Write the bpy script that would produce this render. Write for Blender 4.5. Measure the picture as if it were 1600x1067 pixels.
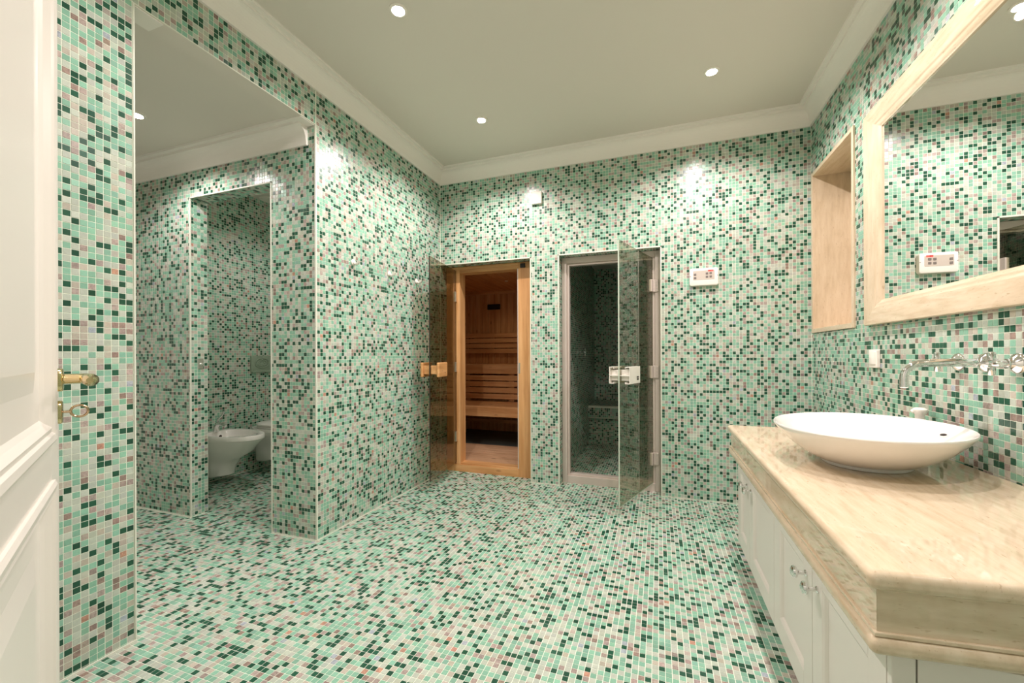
import bpy, bmesh, math, random
import numpy as np
from mathutils import Matrix, Vector

# ------------------------------------------------------------------ scene, camera, world, light
for o in list(bpy.data.objects):
    bpy.data.objects.remove(o, do_unlink=True)
scene = bpy.context.scene
COL = scene.collection
FPX, YAW, Y0, ROLL, EYE = 643.2953, 0.34267, 553.427, -0.003785, 1.06
cam_data = bpy.data.cameras.new('camera')
cam_data.sensor_width = 36.0
cam_data.sensor_fit = 'HORIZONTAL'
cam_data.lens = FPX / 1600 * 36.0
cam_data.shift_y = (Y0 - 533.5) / 1600
cam_data.clip_start = 0.02
cam = bpy.data.objects.new('camera', cam_data)
COL.objects.link(cam)
cam.matrix_world = (Matrix.Translation((0, 0, EYE)) @ Matrix.Rotation(YAW, 4, 'Z')
                    @ Matrix.Rotation(math.pi / 2, 4, 'X') @ Matrix.Rotation(ROLL, 4, 'Z'))
scene.camera = cam

world = bpy.data.worlds.new('world')
scene.world = world
world.use_nodes = True
world.node_tree.nodes['Background'].inputs[0].default_value = (1.0, 0.95, 0.88, 1)
world.node_tree.nodes['Background'].inputs[1].default_value = 0.0

vs = scene.view_settings
vs.view_transform = 'Standard'
vs.look = 'None'
vs.gamma = 1.0
vs.use_curve_mapping = False
vs.exposure = 1.16

LAMP_W = 27.0          # watts of one ceiling spotlight
LAMP_COL = (1.0, 0.905, 0.895)

# ------------------------------------------------------------------ room dimensions (metres)
XL, XR, YB = -1.8365, 0.9594, 3.25
ZT, ZC = 2.565, 2.69              # cornice foot, ceiling
PITCH = 0.0213
OP0, OP1, ZLIN = 0.972, 1.832, 2.372   # opening in left wall, lintel
YW = 1.832                        # partition with the toilet doorway
DW0, DW1, ZDW = -2.888, -2.176, 2.09
ZLOB, ZWC, XWC = 2.385, 2.53, -3.55
YF = 3.362                        # sauna / steam door frames
SA0, SA1 = XL, -0.995
ST0, ST1, ZD = -0.757, 0.015, 1.855
JOG, YJ, YFRONT = -0.62, 0.12, -0.9

# ------------------------------------------------------------------ materials
def lin(r, g, b):
    f = lambda c: (c / 255 / 12.92) if c / 255 <= 0.04045 else ((c / 255 + 0.055) / 1.055) ** 2.4
    return (f(r), f(g), f(b), 1.0)

def mat(name, col, rough=0.5, metal=0.0, spec=0.5, coat=0.0):
    m = bpy.data.materials.new(name)
    m.use_nodes = True
    b = m.node_tree.nodes['Principled BSDF']
    b.inputs['Base Color'].default_value = col
    b.inputs['Roughness'].default_value = rough
    b.inputs['Metallic'].default_value = metal
    b.inputs['Specular IOR Level'].default_value = spec
    b.inputs['Coat Weight'].default_value = coat
    return m

def nodes(m):
    nt = m.node_tree
    return nt, nt.nodes['Principled BSDF'], nt.links

def noise(nt, scale, detail=4, mapping=None, coord='Object', rough=0.5):
    tc = nt.nodes.new('ShaderNodeTexCoord')
    mp = nt.nodes.new('ShaderNodeMapping')
    if mapping:
        mp.inputs['Scale'].default_value = mapping
    nt.links.new(tc.outputs[coord], mp.inputs['Vector'])
    n = nt.nodes.new('ShaderNodeTexNoise')
    n.inputs['Scale'].default_value = scale
    n.inputs['Detail'].default_value = detail
    n.inputs['Roughness'].default_value = rough
    nt.links.new(mp.outputs[0], n.inputs['Vector'])
    return n

def ramp(nt, src, stops):
    r = nt.nodes.new('ShaderNodeValToRGB')
    el = r.color_ramp.elements
    while len(el) < len(stops):
        el.new(0.5)
    for e, (p, c) in zip(el, stops):
        e.position = p
        e.color = c
    nt.links.new(src, r.inputs[0])
    return r

def mix(nt, a, b, fac, mode='MIX'):
    m = nt.nodes.new('ShaderNodeMix')
    m.data_type = 'RGBA'
    m.blend_type = mode
    for sock, v in ((m.inputs[6], a), (m.inputs[7], b), (m.inputs[0], fac)):
        if hasattr(v, 'is_linked'):
            nt.links.new(v, sock)
        else:
            sock.default_value = v
    return m.outputs[2]

def bump(nt, src, bsdf, strength=0.1, dist=0.001):
    b = nt.nodes.new('ShaderNodeBump')
    b.inputs['Strength'].default_value = strength
    b.inputs['Distance'].default_value = dist
    nt.links.new(src, b.inputs['Height'])
    nt.links.new(b.outputs[0], bsdf.inputs['Normal'])

M = {}
def build_materials():
    # glass mosaic: colour carried by each tile, streaks on the mauve ones
    m = M['tile'] = mat('glass_mosaic_tile', (0.5, 0.6, 0.5, 1), 0.24, 0, 0.4)
    nt, b, L = nodes(m)
    at = nt.nodes.new('ShaderNodeAttribute')
    at.attribute_name = 'tile_colour'
    tc = nt.nodes.new('ShaderNodeNewGeometry')
    n = nt.nodes.new('ShaderNodeTexNoise')
    n.inputs['Scale'].default_value = 95
    n.inputs['Detail'].default_value = 3
    n.inputs['Distortion'].default_value = 1.2
    L.new(tc.outputs['Position'], n.inputs['Vector'])
    r = ramp(nt, n.outputs['Fac'], [(0.32, (0.72, 0.70, 0.70, 1)), (0.5, (1, 1, 1, 1)), (0.68, (1.28, 1.24, 1.22, 1))])
    faint = ramp(nt, n.outputs['Fac'], [(0.3, (0.94, 0.94, 0.94, 1)), (0.7, (1.05, 1.05, 1.05, 1))])
    k = mix(nt, faint.outputs[0], r.outputs[0], at.outputs['Alpha'])
    L.new(mix(nt, at.outputs['Color'], k, 1.0, 'MULTIPLY'), b.inputs['Base Color'])
    M['grout'] = mat('cream_grout', lin(236, 241, 224), 0.8)
    M['trim'] = mat('white_edge_trim', lin(220, 222, 206), 0.45)
    m = M['paint'] = mat('ceiling_paint', lin(226, 219, 208), 0.7)
    nt, b, L = nodes(m)
    n = noise(nt, 220, 3)
    bump(nt, n.outputs['Fac'], b, 0.05)
    M['plaster'] = mat('cornice_plaster', lin(245, 240, 232), 0.6)
    M['wallpaint'] = mat('wall_paint', lin(238, 234, 228), 0.7)
    m = M['lacquer'] = mat('white_lacquer', lin(228, 221, 211), 0.28)
    M['ceramic'] = mat('white_ceramic', lin(244, 240, 234), 0.07, 0, 0.5, 0.4)
    M['chrome'] = mat('chrome', (0.82, 0.82, 0.82, 1), 0.06, 1.0)
    M['brushed'] = mat('brushed_steel', (0.62, 0.60, 0.56, 1), 0.32, 1.0)
    M['brass'] = mat('polished_brass', lin(226, 204, 158), 0.16, 1.0)
    M['nickel'] = mat('aged_steel', lin(196, 170, 140), 0.25, 1.0)
    M['mirror'] = mat('mirror_silver', (0.93, 0.94, 0.93, 1), 0.0, 1.0)
    M['plastic'] = mat('white_plastic', lin(240, 234, 224), 0.35)
    M['panelgrey'] = mat('panel_grey', lin(200, 188, 176), 0.45)
    M['button'] = mat('button_grey', lin(120, 112, 106), 0.5)
    M['black'] = mat('black_plastic', lin(28, 24, 22), 0.5)
    M['hole'] = mat('dark_opening', lin(50, 40, 34), 0.7)
    M['alu'] = mat('satin_aluminium', lin(214, 200, 190), 0.38, 0.25)
    M['flush'] = mat('green_relief_plate', lin(150, 166, 146), 0.3, 0.2)
    nt, b, L = nodes(M['flush'])
    n = noise(nt, 38, 3)
    bump(nt, n.outputs['Fac'], b, 0.8, 0.01)
    M['darkstone'] = mat('dark_floor', lin(84, 92, 84), 0.5)
    m = M['red'] = mat('red_display', lin(190, 20, 20), 0.4)
    nt, b, L = nodes(m)
    b.inputs['Emission Color'].default_value = (1, 0.04, 0.03, 1)
    b.inputs['Emission Strength'].default_value = 1.6
    m = M['lampglow'] = mat('lamp_glow', (1, 1, 1, 1), 0.5)
    nt, b, L = nodes(m)
    b.inputs['Emission Color'].default_value = (1.0, 0.93, 0.84, 1)
    b.inputs['Emission Strength'].default_value = 40.0

    def travertine(name, axis):
        m = mat(name, lin(222, 206, 182), 0.012, 0, 0.6, 0.0)
        nt, b, L = nodes(m)
        b.inputs['Coat Roughness'].default_value = 0.015
        b.inputs['Coat IOR'].default_value = 1.6
        st = lambda k: [k if i == axis else 1.0 for i in range(3)]
        n1 = noise(nt, 45, 6, st(0.16), rough=0.6)
        n2 = noise(nt, 210, 4, st(0.22))
        n3 = noise(nt, 8, 3, st(0.3))
        c1 = ramp(nt, n1.outputs['Fac'], [(0.25, lin(204, 182, 152)), (0.5, lin(220, 200, 172)), (0.75, lin(230, 213, 188))])
        c2 = ramp(nt, n2.outputs['Fac'], [(0.27, lin(190, 168, 142)), (0.36, (1, 1, 1, 1))])
        c3 = ramp(nt, n3.outputs['Fac'], [(0.3, (0.93, 0.91, 0.88, 1)), (0.7, (1.04, 1.04, 1.04, 1))])
        k = mix(nt, c1.outputs[0], c2.outputs[0], 0.5, 'MULTIPLY')
        L.new(mix(nt, k, c3.outputs[0], 1.0, 'MULTIPLY'), b.inputs['Base Color'])
        return m
    M['trav_y'] = travertine('travertine_along_wall', 1)
    M['trav_x'] = travertine('travertine_across', 0)
    M['trav_z'] = travertine('travertine_upright', 2)
    nodes(M['trav_z'])[1].inputs['Roughness'].default_value = 0.3
    nodes(M['trav_z'])[1].inputs['Coat Weight'].default_value = 0.15

    def wood(name, axis, dark, mid, light, rough=0.45):
        m = mat(name, mid, rough)
        nt, b, L = nodes(m)
        n1 = noise(nt, 26, 5, [0.06 if i == axis else 1.0 for i in range(3)], rough=0.6)
        n2 = noise(nt, 5, 3, [0.5 if i == axis else 1.0 for i in range(3)])
        c1 = ramp(nt, n1.outputs['Fac'], [(0.3, dark), (0.5, mid), (0.7, light)])
        tc = nt.nodes.new('ShaderNodeTexCoord')
        mp = nt.nodes.new('ShaderNodeMapping')
        mp.inputs['Scale'].default_value = [3.0 if i == axis else 7.0 for i in range(3)]
        L.new(tc.outputs['Object'], mp.inputs['Vector'])
        v = nt.nodes.new('ShaderNodeTexVoronoi')
        v.inputs['Scale'].default_value = 1.0
        L.new(mp.outputs[0], v.inputs['Vector'])
        kn = ramp(nt, v.outputs['Distance'], [(0.03, (0.32, 0.22, 0.15, 1)), (0.11, (1, 1, 1, 1))])
        tone = ramp(nt, n2.outputs['Fac'], [(0.3, (0.84, 0.80, 0.76, 1)), (0.7, (1.06, 1.06, 1.06, 1))])
        a = mix(nt, c1.outputs[0], tone.outputs[0], 1.0, 'MULTIPLY')
        L.new(mix(nt, a, kn.outputs[0], 0.8, 'MULTIPLY'), b.inputs['Base Color'])
        return m
    pd, pm, pl = lin(196, 140, 84), lin(218, 164, 108), lin(230, 184, 130)
    M['pine_z'] = wood('pine_upright', 2, pd, pm, pl)
    M['pine_x'] = wood('pine_across', 0, pd, pm, pl)
    M['pine_y'] = wood('pine_along', 1, pd, pm, pl)
    M['pine_y2'] = wood('pine_along_dark', 1, lin(186, 126, 70), lin(206, 148, 90), lin(218, 164, 106))
    sd, sm, sl = lin(204, 146, 92), lin(224, 168, 112), lin(236, 188, 134)
    M['spruce_x'] = wood('spruce_across', 0, sd, sm, sl)
    M['duck'] = wood('duckboard_wood', 0, lin(196, 150, 112), lin(214, 172, 134), lin(226, 188, 150))

    def glass(name, tint, ior=1.5):
        m = bpy.data.materials.new(name)
        m.use_nodes = True
        nt = m.node_tree
        nt.nodes.clear()
        out = nt.nodes.new('ShaderNodeOutputMaterial')
        mx = nt.nodes.new('ShaderNodeMixShader')
        tr = nt.nodes.new('ShaderNodeBsdfTransparent')
        tr.inputs[0].default_value = tint
        gl = nt.nodes.new('ShaderNodeBsdfGlossy')
        gl.inputs['Roughness'].default_value = 0.0
        gl.inputs['Color'].default_value = (0.95, 0.95, 0.92, 1)
        fr = nt.nodes.new('ShaderNodeFresnel')
        ge = nt.nodes.new('ShaderNodeNewGeometry')     # same reflectance at the entry and exit face
        io = nt.nodes.new('ShaderNodeMapRange')
        io.inputs['To Min'].default_value = ior
        io.inputs['To Max'].default_value = 1 / ior
        nt.links.new(ge.outputs['Backfacing'], io.inputs['Value'])
        nt.links.new(io.outputs[0], fr.inputs['IOR'])
        nt.links.new(fr.outputs[0], mx.inputs[0])
        nt.links.new(tr.outputs[0], mx.inputs[1])
        nt.links.new(gl.outputs[0], mx.inputs[2])
        nt.links.new(mx.outputs[0], out.inputs[0])
        return m
    M['glass_brown'] = glass('bronze_tinted_glass', (0.67, 0.62, 0.53, 1))
    M['glass_green'] = glass('grey_tinted_glass', (0.72, 0.72, 0.64, 1), 1.8)
    M['glass_edge'] = mat('glass_edge', lin(196, 206, 188), 0.2)
    M['glass_edge_dark'] = mat('glass_edge_dark', lin(40, 36, 30), 0.3)
build_materials()

# ------------------------------------------------------------------ mesh helpers
class MB:
    def __init__(self):
        self.v, self.f = [], []
    def add(self, vs, fs):
        o = len(self.v)
        self.v += [tuple(p) for p in vs]
        self.f += [tuple(i + o for i in f) for f in fs]
        return self
    def box(self, x0, x1, y0, y1, z0, z1):
        self.add([(x0, y0, z0), (x1, y0, z0), (x1, y1, z0), (x0, y1, z0), (x0, y0, z1), (x1, y0, z1), (x1, y1, z1), (x0, y1, z1)],
                 [(0, 3, 2, 1), (4, 5, 6, 7), (0, 1, 5, 4), (1, 2, 6, 5), (2, 3, 7, 6), (3, 0, 4, 7)])
        return self
    def obox(self, o, U, V, W, u, v, w):      # oriented box: ranges along three axes
        o, U, V, W = map(Vector, (o, U, V, W))
        vs = [o + U * a + V * b + W * c for c in w for b in v for a in u]
        self.add(vs, [(0, 2, 3, 1), (4, 5, 7, 6), (0, 1, 5, 4), (1, 3, 7, 5), (3, 2, 6, 7), (2, 0, 4, 6)])
        return self
    def prism(self, poly, z0, z1):
        n = len(poly)
        self.add([(x, y, z0) for x, y in poly] + [(x, y, z1) for x, y in poly],
                 [tuple(range(n))[::-1], tuple(range(n, 2 * n))] + [(i, (i + 1) % n, n + (i + 1) % n, n + i) for i in range(n)])
        return self
    def tube(self, pts, r, seg=12, cap=True):
        pts = [Vector(p) for p in pts]
        rs = r if isinstance(r, (list, tuple)) else [r] * len(pts)
        ref = None
        rings = []
        for i, p in enumerate(pts):
            t = (pts[min(i + 1, len(pts) - 1)] - pts[max(i - 1, 0)]).normalized()
            if ref is None:
                ref = Vector((0, 0, 1)) if abs(t.z) < 0.9 else Vector((1, 0, 0))
            a = (ref - t * ref.dot(t)).normalized()
            ref = a
            b = t.cross(a)
            rings.append([p + (a * math.cos(k * 2 * math.pi / seg) + b * math.sin(k * 2 * math.pi / seg)) * rs[i] for k in range(seg)])
        fs = []
        for i in range(len(rings) - 1):
            for k in range(seg):
                fs.append((i * seg + k, i * seg + (k + 1) % seg, (i + 1) * seg + (k + 1) % seg, (i + 1) * seg + k))
        if cap:
            fs.append(tuple(range(seg))[::-1])
            fs.append(tuple((len(rings) - 1) * seg + k for k in range(seg)))
        self.add([p for rg in rings for p in rg], fs)
        return self
    def lathe(self, o, axis, prof, seg=28):   # prof: (distance along axis, radius)
        o, ax = Vector(o), Vector(axis).normalized()
        ref = Vector((0, 0, 1)) if abs(ax.z) < 0.9 else Vector((1, 0, 0))
        a = (ref - ax * ref.dot(ax)).normalized()
        b = ax.cross(a)
        vs = [o + ax * h + (a * math.cos(k * 2 * math.pi / seg) + b * math.sin(k * 2 * math.pi / seg)) * r for h, r in prof for k in range(seg)]
        fs = [(i * seg + k, i * seg + (k + 1) % seg, (i + 1) * seg + (k + 1) % seg, (i + 1) * seg + k) for i in range(len(prof) - 1) for k in range(seg)]
        fs.append(tuple(range(seg))[::-1])
        fs.append(tuple((len(prof) - 1) * seg + k for k in range(seg)))
        self.add(vs, fs)
        return self
    def loft(self, rings, closed_ends=(True, True)):
        n = len(rings[0])
        fs = [(i * n + k, i * n + (k + 1) % n, (i + 1) * n + (k + 1) % n, (i + 1) * n + k) for i in range(len(rings) - 1) for k in range(n)]
        if closed_ends[0]:
            fs.append(tuple(range(n))[::-1])
        if closed_ends[1]:
            fs.append(tuple((len(rings) - 1) * n + k for k in range(n)))
        self.add([p for r in rings for p in r], fs)
        return self
    def sweep(self, path, prof, side=1):      # path in xy, prof (offset to the inside, z), mitred corners
        P = [Vector((x, y)) for x, y in path]
        rings = []
        for i, p in enumerate(P):
            d0 = (P[i] - P[i - 1]).normalized() if i else (P[1] - P[0]).normalized()
            d1 = (P[i + 1] - P[i]).normalized() if i < len(P) - 1 else d0
            n0 = Vector((-d0.y, d0.x)) * side
            n1 = Vector((-d1.y, d1.x)) * side
            m = (n0 + n1).normalized()
            k = 1 / max(0.2, m.dot(n0))
            rings.append([(p.x + m.x * k * c, p.y + m.y * k * c, z) for c, z in prof])
        return self.loft(rings)
    def build(self, name, material, parent=None, smooth=False, bevel=0, seg=2):
        me = bpy.data.meshes.new(name)
        me.from_pydata(self.v, [], self.f)
        bm = bmesh.new()
        bm.from_mesh(me)
        bmesh.ops.recalc_face_normals(bm, faces=bm.faces)
        bm.to_mesh(me)
        bm.free()
        me.materials.append(M[material])
        o = bpy.data.objects.new(name, me)
        COL.objects.link(o)
        if parent is not None:
            attach(o, parent)
        if smooth:
            for p in me.polygons:
                p.use_smooth = True
        if bevel:
            md = o.modifiers.new('bevel', 'BEVEL')
            md.width = bevel
            md.segments = seg
            md.limit_method = 'ANGLE'
            md.angle_limit = 0.6
            for p in me.polygons:
                p.use_smooth = True
            try:
                me.set_sharp_from_angle(angle=0.7)
            except Exception:
                pass
            md.harden_normals = True
        elif smooth:
            try:
                me.set_sharp_from_angle(angle=0.75)
            except Exception:
                pass
        return o

def world_loc(p):
    v = Vector(p.location)
    if p.parent is not None:
        pass
    return p.get('_base', None) or tuple(p.location)

def attach(o, parent):
    o.parent = parent
    # meshes are written in world coordinates; parents are only ever translated empties
    o.matrix_parent_inverse = Matrix.Translation(-Vector(BASE.get(parent.name, (0, 0, 0))))
    BASE[o.name] = (0, 0, 0)

BASE = {}
def thing(name, label, cat, loc, group=None, kind=None):
    o = bpy.data.objects.new(name, None)
    o.empty_display_size = 0.1
    COL.objects.link(o)
    o.location = loc
    BASE[o.name] = tuple(loc)
    return tag(o, label, cat, group, kind)

def tag(o, label=None, cat=None, group=None, kind=None):
    if label:
        o['label'] = label
    if cat:
        o['category'] = cat
    if group:
        o['group'] = group
    if kind:
        o['kind'] = kind
    return o

def struct(name, mb, material, label, cat):
    o = mb.build(name, material)
    BASE[o.name] = (0, 0, 0)
    return tag(o, label, cat, None, 'structure')

def B(*a):
    return MB().box(*a)

# ------------------------------------------------------------------ glass mosaic
rng = np.random.default_rng(11)
PAL = [  # share, colour (linear), spread, streak
    (0.355, lin(138, 184, 160), 0.07, 0.0),
    (0.275, lin(186, 193, 179), 0.06, 0.0),
    (0.070, lin(186, 178, 164), 0.05, 0.1),
    (0.195, lin(38, 84, 64), 0.12, 0.0),
    (0.070, lin(169, 154, 146), 0.08, 0.7),
    (0.030, lin(150, 130, 120), 0.08, 0.8),
    (0.004, lin(186, 142, 122), 0.06, 0.8),
    (0.006, lin(166, 174, 182), 0.05, 0.7),
]
SHARE = np.array([p[0] for p in PAL])
SHARE = SHARE / SHARE.sum()
GAP, THICK, INSET = 0.0021, 0.0010, 0.0003

def tile_colours(n):
    idx = rng.choice(len(PAL), size=n, p=SHARE)
    base = np.array([p[1] for p in PAL])[idx].copy()
    spread = np.array([p[2] for p in PAL])[idx]
    base[:, :3] *= (1 + rng.normal(0, 1, n) * spread)[:, None]
    base[:, :3] *= 1 + rng.normal(0, 0.02, (n, 3))
    base[:, 3] = np.array([p[3] for p in PAL])[idx]
    return np.clip(base, 0.003, 1), idx

def project(X):
    d = X - np.array([0, 0, EYE])
    cy, sy = math.cos(YAW), math.sin(YAW)
    z = -sy * d[:, 0] + cy * d[:, 1]
    z = np.where(z > 0.05, z, np.nan)
    return np.stack([800 + FPX * (cy * d[:, 0] + sy * d[:, 1]) / z, Y0 - FPX * d[:, 2] / z], 1)

UNIT_TILES = {}
def unit_tile(kind, variant):
    key = (kind, variant)
    if key not in UNIT_TILES:
        h = (PITCH - GAP) / 2
        t = h - INSET
        tilt = np.random.default_rng(kind * 10 + variant).normal(0, 0.012, 2)
        vs = [(-h, -h, 0), (h, -h, 0), (h, h, 0), (-h, h, 0)] + [(x, y, THICK + tilt[0] * x + tilt[1] * y) for x, y in ((-t, -t), (t, -t), (t, t), (-t, t))]
        me = bpy.data.meshes.new('tile')
        me.from_pydata(vs, [], [(4, 5, 6, 7), (0, 1, 5, 4), (1, 2, 6, 5), (2, 3, 7, 6), (3, 0, 4, 7)])
        c = np.array(PAL[kind][1]).copy()
        c[:3] *= 1 + (variant - 1.5) * PAL[kind][2]
        c[3] = PAL[kind][3]
        a = me.attributes.new('tile_colour', 'FLOAT_COLOR', 'POINT')
        a.data.foreach_set('color', np.tile(c, 8).astype(np.float32))
        me.materials.append(M['tile'])
        UNIT_TILES[key] = me
    return UNIT_TILES[key]

def mosaic(parent, O, U, V, ur, vr, holes=(), grid=(0, 0), single=0, visible=None, keep=None):
    """Lay tiles on the plane O + u U + v V, its normal U x V; clipped at the edges and round the holes."""
    O, U, V = np.array(O, float), np.array(U, float), np.array(V, float)
    N = np.cross(U, V)
    (u0, u1), (v0, v1) = ur, vr
    iu = np.arange(math.floor((u0 - grid[0]) / PITCH), math.ceil((u1 - grid[0]) / PITCH))
    iv = np.arange(math.floor((v0 - grid[1]) / PITCH), math.ceil((v1 - grid[1]) / PITCH))
    A, Bv = np.meshgrid(iu, iv)
    a0 = (grid[0] + A * PITCH).ravel()
    b0 = (grid[1] + Bv * PITCH).ravel()
    a1, b1 = a0 + PITCH, b0 + PITCH
    a0, a1 = np.maximum(a0, u0), np.minimum(a1, u1)
    b0, b1 = np.maximum(b0, v0), np.minimum(b1, v1)
    for (hu0, hu1, hv0, hv1) in holes:
        hit = (a1 > hu0 + 1e-6) & (a0 < hu1 - 1e-6) & (b1 > hv0 + 1e-6) & (b0 < hv1 - 1e-6)
        cand = np.stack([(hu0 - a0) * (b1 - b0), (a1 - hu1) * (b1 - b0), (hv0 - b0) * (a1 - a0), (b1 - hv1) * (a1 - a0)])
        best = cand.argmax(0)
        empty = hit & (cand.max(0) <= 0)
        a1 = np.where(hit & (best == 0), np.minimum(a1, hu0), a1)
        a0 = np.where(hit & (best == 1), np.maximum(a0, hu1), a0)
        b1 = np.where(hit & (best == 2), np.minimum(b1, hv0), b1)
        b0 = np.where(hit & (best == 3), np.maximum(b0, hv1), b0)
        a1 = np.where(empty, a0, a1)
    a0, a1, b0, b1 = a0 + GAP / 2, a1 - GAP / 2, b0 + GAP / 2, b1 - GAP / 2
    ok = (a1 - a0 > 0.003) & (b1 - b0 > 0.003)
    a0, a1, b0, b1 = a0[ok], a1[ok], b0[ok], b1[ok]
    n = len(a0)
    col, idx = tile_colours(n)
    ca, cb = (a0 + a1) / 2, (b0 + b1) / 2
    C = O + ca[:, None] * U + cb[:, None] * V
    if keep is not None:
        k = keep(C)
        a0, a1, b0, b1, col, idx, ca, cb, C = (q[k] for q in (a0, a1, b0, b1, col, idx, ca, cb, C))
        n = len(a0)
    singles = np.zeros(n, bool)
    if single:
        h = PITCH / 2
        e1 = project(C + U * h) - project(C - U * h)
        e2 = project(C + V * h) - project(C - V * h)
        area = np.abs(e1[:, 0] * e2[:, 1] - e1[:, 1] * e2[:, 0])
        px = project(C)
        full = (a1 - a0 > PITCH - GAP - 1e-4) & (b1 - b0 > PITCH - GAP - 1e-4)
        vis = full & np.isfinite(area) & (px[:, 0] > 4) & (px[:, 0] < 1596) & (px[:, 1] > 4) & (px[:, 1] < 1063)
        if visible is not None:
            vis &= visible(C, px)
        area = np.where(vis, area, -1)
        order = np.argsort(-area)[:single]
        singles[order[area[order] > 0]] = True
        R = Matrix((tuple(U), tuple(V), tuple(N))).transposed().to_4x4()
        for i in np.nonzero(singles)[0]:
            o = bpy.data.objects.new('tile', unit_tile(int(idx[i]), int(rng.integers(0, 4))))
            COL.objects.link(o)
            o.parent = parent
            o.matrix_parent_inverse = Matrix.Translation(-Vector(BASE.get(parent.name, (0, 0, 0))))
            o.matrix_basis = Matrix.Translation(Vector(C[i])) @ R
    k = ~singles
    a0, a1, b0, b1, col = a0[k], a1[k], b0[k], b1[k], col[k]
    n = len(a0)
    tilt = rng.normal(0, 0.012, (n, 2))
    vert = np.zeros((n, 8, 3))
    for j, (sa, sb) in enumerate(((0, 0), (1, 0), (1, 1), (0, 1))):
        ua = a1 if sa else a0
        vb = b1 if sb else b0
        vert[:, j] = O + ua[:, None] * U + vb[:, None] * V
        ua2 = ua + (-INSET if sa else INSET)
        vb2 = vb + (-INSET if sb else INSET)
        hgt = THICK + tilt[:, 0] * (ua2 - (a0 + a1) / 2) + tilt[:, 1] * (vb2 - (b0 + b1) / 2)
        vert[:, 4 + j] = O + ua2[:, None] * U + vb2[:, None] * V + hgt[:, None] * N
    quads = np.array([(4, 5, 6, 7), (0, 1, 5, 4), (1, 2, 6, 5), (2, 3, 7, 6), (3, 0, 4, 7)])
    faces = (np.arange(n)[:, None, None] * 8 + quads[None]).reshape(-1, 4)
    me = bpy.data.meshes.new('mosaic_tiles')
    me.vertices.add(n * 8)
    me.vertices.foreach_set('co', vert.astype(np.float32).ravel())
    me.loops.add(faces.size)
    me.loops.foreach_set('vertex_index', faces.astype(np.int32).ravel())
    me.polygons.add(len(faces))
    me.polygons.foreach_set('loop_start', (np.arange(len(faces)) * 4).astype(np.int32))
    me.update(calc_edges=True)
    me.shade_flat()
    at = me.attributes.new('tile_colour', 'FLOAT_COLOR', 'POINT')
    at.data.foreach_set('color', np.repeat(col, 8, axis=0).astype(np.float32).ravel())
    me.materials.append(M['tile'])
    o = bpy.data.objects.new('mosaic_tiles', me)
    COL.objects.link(o)
    attach(o, parent)
    o['kind'] = 'stuff'
    return o

X_, Y_, Z_ = (1, 0, 0), (0, 1, 0), (0, 0, 1)
nX, nY = (-1, 0, 0), (0, -1, 0)

# ------------------------------------------------------------------ the setting
floor = struct('floor', B(-4.1, 1.21, YFRONT - 0.1, YF + 0.01, -0.08, 0.0), 'grout',
               'mosaic floor of mint, pale and dark green glass tiles', 'floor')
VX0, VY0, VY1 = 0.376, 0.90, 2.352      # cabinet footprint
mosaic(floor, (0, 0, 0), X_, Y_, (-3.95, XR), (YFRONT, YF - 0.002), grid=(XL, YB), single=300,
       holes=[],
       keep=lambda C: ~((C[:, 0] < XL - 0.09) & (C[:, 1] < 0.35)) & ~((C[:, 0] < XWC - 0.0) & (C[:, 1] > YW))
       & ~((C[:, 1] > YB) & ((C[:, 0] < SA0) | (C[:, 0] > ST1) | ((C[:, 0] > SA1) & (C[:, 0] < ST0))))
       & ~((C[:, 0] < XL) & (C[:, 0] > XL - 0.1) & ((C[:, 1] < OP0) | (C[:, 1] > OP1)))
       & ~((C[:, 1] > YW) & (C[:, 1] < YW + 0.108) & (C[:, 0] < XL) & ((C[:, 0] < DW0) | (C[:, 0] > DW1)))
       & ~((C[:, 0] < JOG) & (C[:, 1] < YJ)),
       visible=lambda C, px: (C[:, 0] < 0.33) & (px[:, 0] > 215))

ceiling = struct('ceiling', B(XL - 0.1, XR + 0.25, YFRONT - 0.1, YB + 0.12, ZC, ZC + 0.08), 'paint',
                 'smooth beige-white ceiling of the main room with spotlights', 'ceiling')
struct('ceiling_lobby', B(-4.1, XL - 0.1, 0.2, YW, ZLOB, ZLOB + 0.06).box(XL - 0.1, XL - 0.001, OP0 + 0.001, OP1 - 0.001, ZLIN - 0.0025, ZLIN), 'paint',
       'lower ceiling seen through the tall opening on the left', 'ceiling')
struct('ceiling_toilet', B(-3.66, XL - 0.1, YW + 0.108, YB + 0.1, ZWC, ZWC + 0.06), 'paint',
       'small ceiling inside the toilet compartment', 'ceiling')

# left wall with the tall opening and its lintel
mb = B(XL - 0.1, XL, YJ, OP0, 0, ZC).box(XL - 0.1, XL, OP1, YB, 0, ZC).box(XL - 0.1, XL, OP0, OP1, ZLIN, ZC)
wall_left = struct('wall_left', mb, 'grout', 'left mosaic wall with a tall opening and a coat hook row', 'wall')
mosaic(wall_left, (XL, 0, 0), Y_, Z_, (YJ, YB), (0, ZT), holes=[(OP0 - 0.006, OP1 + 0.006, -1, ZLIN + 0.003)], grid=(OP0 - 0.006, ZT),
       single=300, visible=lambda C, px: (px[:, 0] > 99) & (px[:, 0] < 212))

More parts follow.
